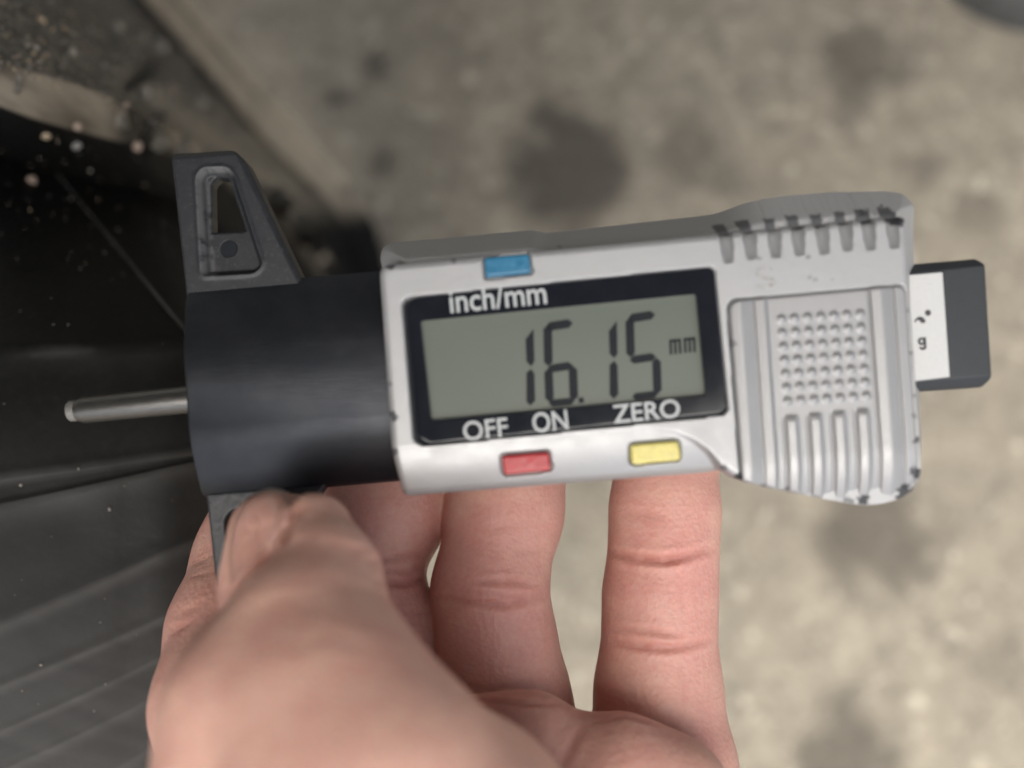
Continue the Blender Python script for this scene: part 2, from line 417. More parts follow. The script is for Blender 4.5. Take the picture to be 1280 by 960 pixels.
flat('digit', [seg((785, 398.5), (819, 393)), seg((787, 397), (788.5, 447)), seg((787, 450.5), (820, 445.5), 5), seg((820.5, 447), (822, 493)), seg((790, 496.5), (822, 492.6), 4.6)], LH, segm, lcd)
mm = []
for x0, y0 in ((836.5, 424.5), (854.5, 422.5)):
    mm += [[(x0 + k, y0 - k * .09), (x0 + k + 3.2, y0 - k * .09), (x0 + k + 4.0, y0 + 18.5 - k * .09), (x0 + k + .8, y0 + 18.8 - k * .09)] for k in (0, 5.7, 11.4)]
    mm += [[(x0, y0), (x0 + 14, y0 - 1.3), (x0 + 14.3, y0 + 2.2), (x0, y0 + 3.6)]]
flat('unit_sign', mm, LH, segm, lcd)

def text_mesh(name, s, px0, px1, basel, top, h, mat, bold=0.02):
    """lettering between two photo columns, baseline and cap height given in photo pixels at its left end"""
    cu_ = bpy.data.curves.new(name, 'FONT'); cu_.body = s; cu_.offset = bold; cu_.extrude = 0.0; cu_.resolution_u = 4
    t = bpy.data.objects.new(name, cu_); COL.objects.link(t)
    dg = bpy.context.evaluated_depsgraph_get(); me = bpy.data.meshes.new_from_object(t.evaluated_get(dg))
    bpy.data.objects.remove(t); bpy.data.curves.remove(cu_)
    v = np.array([q.co[:] for q in me.vertices]); 
    a = np.array(G(px0, basel[0], h)); b = np.array(G(px1, basel[1], h)); up = np.array(G(px0, top, h))
    W_ = np.linalg.norm(b - a); e = (b - a) / W_; n = np.array([-e[1], e[0]]); H_ = np.dot(up - a, n)
    x = (v[:, 0] - v[:, 0].min()) / np.ptp(v[:, 0]) * W_; y = v[:, 1] / max(v[:, 1].max(), 1e-6) * H_
    out = np.c_[a[0] + x * e[0] + y * n[0], a[1] + x * e[1] + y * n[1], np.full(len(x), -h)] * 0.001
    fs = [tuple(p.vertices) for p in me.polygons]
    return link_mesh(name, out, fs, mat, gauge, smooth=False)
text_mesh('lettering', 'inch/mm', 563, 684, (391, 379), 362, 0.19, printw, 0.014)
text_mesh('lettering', 'OFF', 580, 636, (551, 545), 527, 0.19, printw, 0.014)
text_mesh('lettering', 'ON', 667, 711, (541, 536), 516, 0.19, printw, 0.014)
text_mesh('lettering', 'ZERO', 767, 851, (529, 521), 506, 0.19, printw, 0.014)
text_mesh('worn_letter', 'S', 948, 972, (363, 359), 335, -0.1, scuffm, 0.0)

# ---- buttons
def button(name, poly, mat, base_z, top_z, lab):
    o = heightfield(name, poly, lambda x, y, d: top_z + edge_round(d, 0.32) + 0.03 * (vnoise(x * 1.5, y * 1.5, 2) - .5), mat, base_z, 0.1)
    o['label'] = lab
button('button', BLUE, bluem, -0.9, 0.12, 'blue button under the top edge')
button('button', RED, redm, -1.6, -0.12, 'red button below OFF and ON')
button('button', YEL, yelm, -1.6, -0.12, 'yellow button below ZERO')

# ---- beam with its white label
BEAM = round_poly(GP([(1090, 334), (1221, 323), (1229, 330), (1238, 474), (1230, 484), (1098, 493)], 4.5), [0, .3, .3, .3, .3, 0])
tA, tB, bA, bB = G(1138, 341, 4.0), G(1225, 332, 4.0), G(1150, 477, 4.0), G(1231, 470, 4.0)
def beam_z(x, y, d):
    up = np.maximum(line_dist(tA, tB, x, y), 0); dn = np.maximum(-line_dist(bA, bB, x, y), 0)
    return -4.0 - 0.75 * up - 0.75 * dn + edge_round(d, 0.2)
heightfield('beam', BEAM, beam_z, beamm, -8.0, 0.16)
lab = flat('label_plate', [[(1120, 345.5), (1178, 340.5), (1187, 471), (1130, 478)]], 3.95, labelm, gauge, 0.05)
flat('printed_mark', [disc(1160, 391, 3.9), [(1142.5, 402), (1145, 398), (1149, 395.5), (1153.5, 396.5), (1157, 400), (1156.5, 403.5), (1152, 404), (1149, 400.5), (1146.5, 400), (1144.5, 403)]], 3.92, printk, lab, 0.02)
gring = disc(1152.2, 426.6, 5.0, 16); gin = disc(1152.2, 426.6, 1.9, 16)
flat('printed_letter', [[gring[k], gring[(k + 1) % 16], gin[(k + 1) % 16], gin[k]] for k in range(16)] + [[(1154.4, 421.6), (1157.4, 421.4), (1158.2, 435), (1155.2, 436)], [(1148.6, 434.2), (1150.5, 433.2), (1153, 434.4), (1156, 432.6), (1157.9, 435.4), (1155, 437.6), (1151, 437.4)]], 3.9, printk, lab, 0.02)

# ---- black base: profile swept along u
u0 = G(232, 470, 6.0)[0]; u1 = G(520, 470, 6.0)[0]
vy = lambda y, h: G(300, y, h)[1]
prof = [(vy(354, 9.5), -13.5), (vy(354, 9.5), -9.5), (vy(362, 9), -8.9), (vy(374, 8.2), -8.0), (vy(400, 7), -6.9), (vy(425, 6.1), -6.1), (vy(440, 5.8), -5.8), (vy(480, 5.6), -5.62), (vy(530, 5.6), -5.62),
        (vy(546, 5.8), -5.85), (vy(562, 6.3), -6.3), (vy(588, 7.5), -7.5), (vy(613, 8.9), -8.85), (vy(617, 9.5), -9.5), (vy(619, 10), -10.5), (vy(619, 10), -13.5)]
def sweep(name, prof, us, mat, parent):
    n = len(prof); V = []; F = []
    for u, inset in us:
        cx = sum(p[0] for p in prof) / n; cz = sum(p[1] for p in prof) / n
        for v, z in prof: 
            L = math.hypot(v - cx, z - cz); V.append((u, v - (v - cx) / L * inset, z - (z - cz) / L * inset))
    m = len(us)
    for i in range(m - 1):
        for j in range(n): F.append((i * n + j, i * n + (j + 1) % n, (i + 1) * n + (j + 1) % n, (i + 1) * n + j))
    F.append(tuple(range(n))[::-1]); F.append(tuple((m - 1) * n + j for j in range(n)))
    o = link_mesh(name, np.array(V) * 0.001, F, mat, parent)
    o.data.flip_normals()
    md = o.modifiers.new('bev', 'EDGE_SPLIT'); md.split_angle = math.radians(32)
    return o
sweep('base', prof, [(u0, .25), (u0 + .25, 0), (u1, 0)], black, gauge)

# ---- base wings
WO = round_poly(GP([(213, 190), (291, 185), (306, 201), (383, 362), (233, 372)], 9.0), [.35, .8, .6, .2, .2])
WH = round_poly(GP([(264, 229), (272, 222), (285, 222), (307, 288), (265, 291)], 10.5), [.5, .3, .4, .2, .2])
WR = round_poly(GP([(247, 222), (254, 212), (283, 211), (291, 220), (327, 330), (318, 340), (254, 344)], 9.0), [.8, .8, .8, .8, .8, .8, .6])
DIM = np.array(G(286, 311, 10.5))
topA, topB = G(213, 199, 9), G(291, 193, 9); rA, rB = G(300, 205, 9), G(371, 352, 9)
def wing_z(x, y, d):
    z = -9.0 + edge_round(d, 0.35)
    s = poly_sdf(WR, x, y)
    z = z - 1.5 * sstep(0.25, -0.55, s) - 0.0
    z = z + 0.16 * np.exp(-((s - 0.25) / 0.3) ** 2)
    r = np.hypot(x - DIM[0], y - DIM[1]); z = z - 0.45 * sstep(1.05, 0.92, r) * (1 + .3 * (vnoise(x * 6, y * 6, 14) - .5))
    z = z - 0.9 * np.maximum(line_dist(topA, topB, x, y), 0) - 0.5 * np.maximum(line_dist(rA, rB, x, y), 0)
    return z + 0.012 * (vnoise(x * 2, y * 2, 11) - .5)
def wing_rim_light(x, y, z):  # highlight along the left and top recess rim, painted into the colour
    s = poly_sdf(WR, x, y); nz = vnoise(x * 1.3, y * 1.3, 7)
    leftside = sstep(0.8, -0.6, x - G(262, 270, 9)[0]) 
    return np.clip(0.75 * np.exp(-((s + 0.05) / 0.28) ** 2) * sstep(.0, .5, nz) * np.maximum(leftside, sstep(-.5, 1, y - G(262, 222, 9)[1])) + .25 * np.exp(-((s + .9) / .3) ** 2) * leftside * sstep(.3, .6, nz), 0, 1)
heightfield('base_wing', WO, wing_z, wingm, -13.0, 0.11, holes=[WH], wear=wing_rim_light)
flat('dimple_shade', [disc(286, 311, 10.5, 20)], 10.35, segm, gauge, 0.3)  # black disc standing in for the shade inside the dimple
LO = round_poly(GP([(257, 617), (408, 604), (398, 618), (352, 775), (288, 790), (275, 782)], 9.0), [.2, .2, .2, .6, .6, .6])
LH_ = round_poly(GP([(282, 650), (292, 637), (350, 634), (330, 720), (296, 735)], 9.5), 0.7)
def lwing_z(x, y, d): return -9.0 + edge_round(d, .35) + .05 * (vnoise(x * 2, y * 2, 12) - .5)
heightfield('base_wing', LO, lwing_z, wingm, -13.0, 0.14, holes=[LH_])

# ---- probe pin
a3 = np.array([*G(250, 498, 9.5), -9.5]); b3 = np.array([*G(97, 513, 10.5), -10.5])
ax = (b3 - a3) / np.linalg.norm(b3 - a3); nx = np.array([0, 0, 1.0]); nx -= ax * (nx @ ax); nx /= np.linalg.norm(nx); ny = np.cross(ax, nx)
def rod(name, rings, mat, N=36):
    V, F = [], []
    for p, r in rings:
        for k in range(N):
            t = 2 * math.pi * k / N; V.append(p + nx * math.cos(t) * r + ny * math.sin(t) * r)
    for i in range(len(rings) - 1):
        for k in range(N): F.append((i * N + k, i * N + (k + 1) % N, (i + 1) * N + (k + 1) % N, (i + 1) * N + k))
    F.append(tuple(range(N))[::-1]); F.append(tuple((len(rings) - 1) * N + k for k in range(N)))
    o = link_mesh(name, np.array(V) * .001, F, mat, gauge)
    md = o.modifiers.new('es', 'EDGE_SPLIT'); md.split_angle = math.radians(25)
    return o
pin = rod('probe_pin', [(a3, 1.75), (b3 - ax * 0.9, 1.7), (b3, 1.38)], steel)
tp = rod('probe_tip', [(b3 - ax * .02, 1.36), (b3 + ax * .9, 1.34), (b3 + ax * 1.15, 1.1)], tipm); tp.parent = pin

# ------------------------------------------------------------------ hand: one continuous surface from blended tapered limbs
H0 = P(520, 960, 122)
SC = []
def smin(a, b, k):
    h = np.clip(k - np.abs(a - b), 0, None) / k
    return np.minimum(a, b) - h * h * k * 0.25
VOX = 0.42
lo = np.array([-58.0, -150.0, -166.0]); hi = np.array([32.0, 14.0, -60.0])
nn = np.ceil((hi - lo) / VOX).astype(int) + 1
ax_ = [lo[i] + VOX * np.arange(nn[i], dtype=np.float32) for i in range(3)]
def field(): return np.full(nn, 12.0, np.float32)
def add_limb(Fd, a, ra, b, rb, k):
    """round cone between two camera-space points"""
    a = np.asarray(a, np.float32); b = np.asarray(b, np.float32); R = max(ra, rb) + k + 1.5
    l = np.maximum(np.floor((np.minimum(a, b) - R - lo) / VOX).astype(int), 0); u = np.minimum(np.ceil((np.maximum(a, b) + R - lo) / VOX).astype(int) + 1, nn)
    if (u <= l).any(): return
    s = tuple(slice(l[i], u[i]) for i in range(3))
    X = ax_[0][s[0]][:, None, None] - a[0]; Y = ax_[1][s[1]][None, :, None] - a[1]; Z = ax_[2][s[2]][None, None, :] - a[2]
    e = b - a; L2 = float(e @ e)
    t = np.clip((X * e[0] + Y * e[1] + Z * e[2]) / L2, 0, 1)
    d = np.sqrt((X - t * e[0]) ** 2 + (Y - t * e[1]) ** 2 + (Z - t * e[2]) ** 2) - (ra + (rb - ra) * t)
    Fd[s] = smin(Fd[s], d.astype(np.float32), k)
def chain(Fd, pts, k=2.5):
    for (p, r), (q, s) in zip(pts[:-1], pts[1:]): add_limb(Fd, p, r, q, s, k)
fingers = field()
little = [(P(838, 430, 149), 6.6), (P(833, 560, 145.5), 7.3), (P(831, 640, 143), 7.45), (P(829, 692, 141.5), 7.25), (P(825, 745, 141), 7.6), (P(824, 798, 140.5), 7.55), (P(823, 860, 140), 8.5), (P(825, 960, 138), 10.2), (P(800, 1120, 136), 12)]
ring = [(P(655, 420, 151), 7.4), (P(640, 560, 146), 8.2), (P(630, 640, 143), 8.1), (P(612, 738, 140), 7.75), (P(619, 800, 140), 8.2), (P(632, 868, 140), 8.6), (P(650, 980, 138), 10.5), (P(640, 1120, 136), 12)]
middle = [(P(520, 430, 153), 7.6), (P(505, 560, 149), 8.6), (P(480, 640, 146), 8.8), (P(452, 716, 143), 8.0), (P(468, 790, 142), 9.0), (P(482, 880, 141), 9.4), (P(500, 1000, 138), 10.5), (P(500, 1120, 136), 12)]
index = [(P(385, 510, 151), 7.0), (P(355, 600, 147), 8.0), (P(325, 700, 143), 8.9), (P(300, 790, 134), 9.2), (P(300, 880, 126), 10.5), (P(350, 1040, 124), 13)]
for f_ in (little, ring, middle, index):
    one = field(); chain(one, f_, 2.2); fingers = smin(fingers, one, 0.7)
palm = field()
chain(palm, [(P(598, 947, 127), 7.7), (P(660, 952, 126), 7.9), (P(700, 965, 126), 7.0)], 3)
chain(palm, [(P(775, 978, 124), 8.4), (P(830, 1004, 124), 8.6)], 3)
chain(palm, [(P(700, 1010, 128), 8), (P(780, 1060, 126), 11), (P(760, 1250, 126), 16), (P(640, 1500, 128), 17)], 4)
chain(palm, [(P(600, 1010, 130), 9), (P(560, 1120, 128), 14), (P(540, 1300, 126), 16), (P(560, 1500, 128), 18)], 4)
chain(palm, [(P(420, 1080, 124), 12), (P(430, 1250, 120), 15), (P(520, 1500, 126), 17)], 4)
chain(palm, [(P(580, 1500, 128), 20), (P(590, 1700, 134), 20), (P(600, 1900, 140), 21)], 5)
thumb = field()
chain(thumb, [(P(362, 686, 119.8), 6.5), (P(366, 740, 113), 6.6)], 1)                       # pulp against the wing
chain(thumb, [(P(341, 668, 114.2), 5.0), (P(334, 735, 112.5), 5.6)], 1)                     # nail side
chain(thumb, [(P(393, 664, 111), 4.2), (P(407, 722, 106), 5.6), (P(392, 795, 101), 7.7)], 1.5)   # side of the tip
chain(thumb, [(P(392, 795, 101), 7.7), (P(412, 885, 96), 9.8), (P(450, 985, 93), 12.3), (P(520, 1150, 95), 18), (P(560, 1400, 112), 19)], 2.5)
chain(thumb, [(P(372, 800, 103), 7.2), (P(322, 890, 99.5), 8.5), (P(298, 990, 97), 7.6), (P(360, 1200, 100), 14)], 3)
chain(thumb, [(P(322, 890, 101), 7.6), (P(305, 905, 113), 8.0), (P(330, 1000, 118), 11)], 4)
chain(thumb, [(P(460, 992, 94), 11), (P(572, 1040, 101), 10.7), (P(640, 1140, 110), 13)], 3)
def blur(f, it):
    for _ in range(it):
        for a in range(3):
            g_ = f.copy(); sl = lambda u, v: tuple(slice(u, v) if k == a else slice(None) for k in range(3))
            g_[sl(1, -1)] = .5 * f[sl(1, -1)] + .25 * (f[sl(0, -2)] + f[sl(2, None)]); f = g_
    return f
sm_ = blur(thumb, 26) - 0.25; wt = sstep(-19.0, -24.0, ax_[1])[None, :, None].astype(np.float32)     # fleshy part: no kinks between the limbs
thumb = thumb * (1 - wt) + sm_ * wt
soft = smin(palm, thumb, 5.0)
FIELD = smin(fingers, soft, 1.1)
DEBUG = False
FIELD[0] = FIELD[-1] = 5; FIELD[:, 0] = FIELD[:, -1] = 5; FIELD[:, :, 0] = FIELD[:, :, -1] = 5

def surface_nets(f):
    ins = f < 0
    c = [ins[i:f.shape[0] - 1 + i, j:f.shape[1] - 1 + j, k:f.shape[2] - 1 + k] for i in (0, 1) for j in (0, 1) for k in (0, 1)]
    cnt = sum(x.astype(np.int8) for x in c); act = (cnt > 0) & (cnt < 8)
    I, J, K = np.nonzero(act); vid = np.full(act.shape, -1, np.int32); vid[I, J, K] = np.arange(len(I))
    offs = [(i, j, k) for i in (0, 1) for j in (0, 1) for k in (0, 1)]
    val = np.stack([f[I + o[0], J + o[1], K + o[2]] for o in offs], 1)
    acc = np.zeros((len(I), 3)); n = np.zeros(len(I))
    for a in range(8):
        for b in range(a + 1, 8):
            oa, ob = np.array(offs[a]), np.array(offs[b])
            if np.abs(oa - ob).sum() != 1: continue
            m = (val[:, a] < 0) != (val[:, b] < 0)
            t = val[m, a] / (val[m, a] - val[m, b])
            acc[m] += oa + t[:, None] * (ob - oa); n[m] += 1
    V = np.stack([I, J, K], 1) + acc / n[:, None]
    Q = []
    for axis in range(3):
        o1, o2 = [(1, 2), (2, 0), (0, 1)][axis]
        sl0 = [slice(None)] * 3; sl1 = [slice(None)] * 3; sl0[axis] = slice(0, -1); sl1[axis] = slice(1, None)
        x = ins[tuple(sl0)] != ins[tuple(sl1)]
        idx = np.argwhere(x); idx = idx[(idx[:, o1] > 0) & (idx[:, o2] > 0)]
        idx = idx[(idx[:, o1] < f.shape[o1] - 1) & (idx[:, o2] < f.shape[o2] - 1)]
        e1 = np.zeros(3, int); e1[o1] = 1; e2 = np.zeros(3, int); e2[o2] = 1
        q = np.stack([vid[tuple((idx - e1 - e2).T)], vid[tuple((idx - e2).T)], vid[tuple(idx.T)], vid[tuple((idx - e1).T)]], 1)
        fl = ~ins[tuple(idx.T)]; q[fl] = q[fl][:, ::-1]
        Q.append(q)
    return V, np.concatenate(Q)
def sample(f, p):
    g_ = (p - lo) / VOX; i = np.clip(np.floor(g_).astype(int), 0, np.array(f.shape) - 2); t = g_ - i; r = 0
    for a in (0, 1):
        for b in (0, 1):
            for c in (0, 1):
                wgt = (t[:, 0] if a else 1 - t[:, 0]) * (t[:, 1] if b else 1 - t[:, 1]) * (t[:, 2] if c else 1 - t[:, 2])
                r = r + wgt * f[i[:, 0] + a, i[:, 1] + b, i[:, 2] + c]
    return r
def hit(px, py, f=None, d0=62.0, d1=164.0):
    ds = np.arange(d0, d1, 0.2); pts = np.stack([P(px, py, d) for d in ds]); v = sample(FIELD if f is None else f, pts)
    k = np.argmax(v < 0); return pts[k] if v[k] < 0 else None
def grad(f, p, e=0.5):
    out = np.stack([sample(f, p + np.eye(3)[i] * e) - sample(f, p - np.eye(3)[i] * e) for i in range(3)], 1)
    return out / (np.linalg.norm(out, axis=1)[:, None] + 1e-9)

if DEBUG:
    for y_ in range(620, 961, 20):
        xs_ = [x_ for x_ in range(100, 960, 6) if hit(x_, y_, thumb) is not None]
        print('THUMB', y_, xs_[0] if xs_ else None, xs_[-1] if xs_ else None)
HV, HQ = surface_nets(FIELD); HV = lo + HV * VOX
NRM = grad(FIELD, HV, 0.6)
creases = [  # photo polyline, depth, width (mm), field
    ([(758, 688), (790, 697), (830, 700), (860, 695), (892, 684)], 0.75, 0.75), ([(800, 702), (835, 704), (870, 694)], 0.3, 0.5),
    ([(765, 800), (800, 808), (840, 810), (893, 799)], 0.55, 0.7), ([(770, 786), (815, 789), (860, 797)], 0.4, 0.6), ([(780, 640), (840, 648)], .15, .9),
    ([(545, 748), (590, 752), (630, 757), (684, 744)], 0.6, 0.7), ([(590, 727), (640, 727), (680, 734)], 0.4, 0.6), ([(560, 738), (600, 741), (640, 747), (678, 739)], 0.35, 0.5),
    ([(460, 703), (500, 696), (532, 694)], 0.45, 0.6), ([(470, 727), (505, 731), (535, 722)], 0.5, 0.65), ([(475, 712), (510, 716), (532, 708)], 0.3, 0.5),
    ([(500, 765), (545, 768)], 0.15, 0.5), ([(500, 780), (548, 784)], 0.12, 0.5), ([(505, 800), (550, 805)], 0.12, 0.5),
    ([(560, 868), (600, 876), (650, 880), (715, 880)], 0.3, 0.7), ([(735, 905), (780, 895), (850, 912)], 0.25, 0.7), ([(700, 960), (715, 930), (730, 905)], 0.3, 0.8),
    ([(640, 690), (690, 688)], 0.15, 0.7), ([(610, 660), (660, 655)], 0.15, 0.8),
    ([(245, 703), (262, 699)], 0.14, .7), ([(236, 722), (268, 716)], 0.12, .6), ([(222, 768), (262, 752)], 0.15, .8), ([(215, 790), (240, 778)], 0.15, .8),
    ([(440, 690), (465, 684)], .12, .8), ([(700, 795), (640, 800)], .1, .6), ([(350, 812), (410, 796), (470, 812)], .08, 1.2),
    ([(366, 618), (367, 640), (354, 678), (322, 712), (286, 740)], .75, 1.1), ([(800, 850), (808, 890)], .12, .5), ([(850, 830), (858, 880)], .12, .5), ([(835, 720), (840, 780)], .10, .45), ([(852, 722), (858, 785)], .10, .45), ([(866, 720), (872, 780)], .10, .45),
    ([(640, 790), (655, 830)], .10, .45), ([(655, 785), (672, 830)], .10, .45), ([(625, 775), (640, 815)], .08, .45), ([(560, 820), (620, 838)], .06, .5)]
CR = np.zeros(len(HV))
DISP = np.zeros(len(HV))
for pl, a, wd in creases:
    wd = wd * 0.72; a = a * 0.8
    pts = []; xa, xb = pl[0][0], pl[-1][0]
    for (x0, y0), (x1, y1) in zip(pl[:-1], pl[1:]):
        n = max(2, int(math.hypot(x1 - x0, y1 - y0) / 3))
        for i in range(n):
            t = i / n; h_ = hit(x0 + (x1 - x0) * t, y0 + (y1 - y0) * t)
            if h_ is not None: pts.append(h_)
    if len(pts) < 2: continue
    pts = np.array(pts); R = 3.2 * wd
    cand = np.nonzero(((HV > pts.min(0) - R) & (HV < pts.max(0) + R)).all(1))[0]
    if len(cand) == 0: continue
    D_ = np.linalg.norm(HV[cand][:, None] - pts[None], axis=2); near = np.argmin(D_, 1); dist = D_[np.arange(len(cand)), near]
    u_ = (near + .5) / len(pts); nz_ = vnoise(HV[cand][:, 0] * .8 + 70, HV[cand][:, 1] * .8 + 200, 77, 2)
    a = a * np.clip(np.sin(np.pi * u_), 0, 1) ** .6 * (.55 + .9 * nz_)
    DISP[cand] += -a * np.exp(-(dist / wd) ** 2) + 0.35 * a * np.exp(-((dist - 2.0 * wd) / (0.8 * wd)) ** 2)
    CR[cand] = np.maximum(CR[cand], np.minimum(1.0, a * 1.7) * np.exp(-(dist / (wd * 1.25)) ** 2))
HV2 = HV + NRM * DISP[:, None]
# blotchy blood colour: finger pads redder
RED_ = vnoise(HV[:, 0] * 0.13 + 40, HV[:, 1] * 0.13 + 60, 21, 3) * 0.6 + 0.4 * vnoise(HV[:, 1] * 0.4 + 9, HV[:, 2] * 0.4 + 300, 22, 2)
ROOT = MCAM @ Matrix.Translation(Vector(H0) * 0.001)
TMB = sstep(-1.0, 1.5, smin(fingers, palm, .5)[tuple(np.clip(np.round((HV - lo) / VOX).astype(int), 0, nn - 1).T)] - thumb[tuple(np.clip(np.round((HV - lo) / VOX).astype(int), 0, nn - 1).T)])
RED_ = RED_ + .17 - .32 * TMB        # palm side of the fingers is redder than the back of the thumb
person = empty('person', ROOT)
tag(person, 'bare left hand gripping the gauge, thumb in front and fingers behind it', 'person')
skin = Mat('skin', 0.48, 0.0, (0.55, 0.32, 0.25), spec=0.4)
skin.b.inputs['Subsurface Weight'].default_value = 0.35; skin.b.inputs['Subsurface Scale'].default_value = 0.0022; skin.b.inputs['Subsurface Radius'].default_value = (1.0, 0.35, 0.2)
n1 = skin.noise(160, 5, 0.6, lo=0.3, hi=0.7); n2 = skin.noise(1400, 4, 0.65, lo=0.3, hi=0.7)
rd = skin.attr('redness'); cr = skin.attr('crease')
mr = nd(skin.n, 'ShaderNodeMapRange', i_1=0.3, i_2=0.7, i_3=0.0, i_4=1.0); skin.link(rd, mr.inputs[0])
sc = skin.mix(mr.outputs[0], (0.74, 0.45, 0.355), (0.59, 0.275, 0.235))
n3 = skin.noise(420, 4, 0.65, lo=0.42, hi=0.68); n4 = skin.noise(75, 3, 0.55, lo=0.4, hi=0.66)
sc = skin.mix(skin.math('MULTIPLY', n1, 0.4), sc, (0.52, 0.25, 0.21)); sc = skin.mix(skin.math('MULTIPLY', n4, 0.3), sc, (0.68, 0.45, 0.36)); sc = skin.mix(skin.math('MULTIPLY', n3, 0.35), sc, (0.53, 0.225, 0.19)); sc = skin.mix(skin.math('MULTIPLY', n2, 0.25), sc, (0.74, 0.52, 0.44))
sc = skin.mix(skin.math('MULTIPLY', cr, 0.6), sc, (0.36, 0.10, 0.075)); skin.base(sc)
skin.rough(n2, 0.42, 0.6)
wv = nd(skin.n, 'ShaderNodeTexWave', wave_type='BANDS', bands_direction='Y', i_Scale=330.0, i_Distortion=9.0, i_Detail=3.0, i_Detail_Scale=1.6); skin.link(skin.tc.outputs['Object'], wv.inputs['Vector'])
skin.bump(wv.outputs['Fac'], 0.000022, 0.5)
vo = nd(skin.n, 'ShaderNodeTexVoronoi', i_Scale=1500.0); skin.link(skin.tc.outputs['Object'], vo.inputs['Vector']); skin.bump(vo.outputs['Distance'], 0.0001, 0.7)
skin.bump(skin.noise(700, 4, 0.6, stretch=(2.2, 0.45, 1)), 0.0001, 0.6)
hand = link_mesh('hand', (HV2 - H0) * 0.001, HQ, skin, person, attrs={'crease': CR, 'redness': RED_})
if len(hand.data.polygons):   # outward normals
    p_ = hand.data.polygons[len(hand.data.polygons) // 2]
    g_ = grad(FIELD, np.array([np.array(p_.center) * 1000 + H0]))[0]
    if np.dot(g_, np.array(p_.normal)) < 0: hand.data.flip_normals()

# thumb nail: a thin curved plate on the left of the tip
tf = thumb
nail_px = round_poly([(287, 700), (293, 655), (310, 624), (333, 611), (352, 612), (364, 628), (362, 648), (345, 672), (318, 705), (291, 738)], 8, 3)
def nail():
    c = nail_px.mean(0); rings = 7; N = len(nail_px); V = []; F = []
    pts = [c] + [c + (nail_px[k] - c) * (i / rings) for i in range(1, rings + 1) for k in range(N)]
    base_ = []
    for q in pts:
        h_ = hit(q[0], q[1], tf)
        s_ = 1.0
        while h_ is None and s_ > 0.5:
            s_ -= 0.03; qq = c + (q - c) * s_; h_ = hit(qq[0], qq[1], tf)
        base_.append(h_)
    base_ = np.array(base_); nr = grad(tf, base_, 0.6)
    rr = np.array([0] + [i / rings for i in range(1, rings + 1) for k in range(N)])
    top = base_ + nr * (0.42 - 0.2 * rr ** 4)[:, None]; bot = base_ - nr * 0.3
    n0 = len(top); V = np.concatenate([top, bot])
    for k in range(N): F.append((0, 1 + k, 1 + (k + 1) % N))
    for i in range(rings - 1):
        for k in range(N):
            a, b = 1 + i * N + k, 1 + i * N + (k + 1) % N; F.append((a, a + N, b + N, b))
    L = 1 + (rings - 1) * N
    for k in range(N): a, b = L + k, L + (k + 1) % N; F.append((b, a, a + n0, b + n0))
    return V, F, nr, np.concatenate([np.array([q[1] for q in pts])] * 2)
nV, nF, nN, nY = nail()
nailm = Mat('thumb_nail', 0.32, 0.0, (0.6, 0.36, 0.3)); 
nailm.b.inputs['Subsurface Weight'].default_value = 0.3; nailm.b.inputs['Subsurface Scale'].default_value = 0.0012
g = nailm.noise(500, 3, 0.5, stretch=(3, 0.5, 1)); nailm.base(nailm.mix(nailm.attr('free_edge'), nailm.mix(g, (0.46, 0.255, 0.21), (0.52, 0.30, 0.25)), (0.50, 0.43, 0.34)))
no = link_mesh('thumb_nail', (nV - H0) * .001, nF, nailm, hand, attrs={'free_edge': sstep(621, 613, nY)})

# ------------------------------------------------------------------ truck tyre on the left
def rubber(nm, dc):
    rub = Mat(nm, 0.6, 0.0, (0.018, 0.018, 0.018), spec=0.14)
    g = rub.noise(45, 6, 0.65, lo=0.3, hi=0.75); g2 = rub.noise(700, 4, 0.6, lo=0.45, hi=0.8)
    rub.base(rub.mix(rub.attr('dust'), rub.mix(rub.math('MULTIPLY', g2, 0.35), rub.mix(g, (0.0045, 0.0045, 0.0045), (0.009, 0.0088, 0.0085)), (0.018, 0.0175, 0.017)), dc))
    rub.rough(g, 0.48, 0.7); rub.bump(g2, 0.0001, 0.4)
    return rub
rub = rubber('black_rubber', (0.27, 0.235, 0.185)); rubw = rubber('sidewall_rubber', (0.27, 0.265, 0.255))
def catmull(pts, n):
    p = np.array(pts, float); p = np.vstack([2 * p[0] - p[1], p, 2 * p[-1] - p[-2]]); m = len(p) - 3; out = []
    for u in np.linspace(0, m - 1e-6, n):
        i = int(u); t = u - i; a, b, c, d = p[i:i + 4]
        out.append(0.5 * ((2 * b) + (c - a) * t + (2 * a - 5 * b + 4 * c - d) * t * t + (3 * b - a - 3 * c + d) * t ** 3))
    return np.array(out)
NC = 150
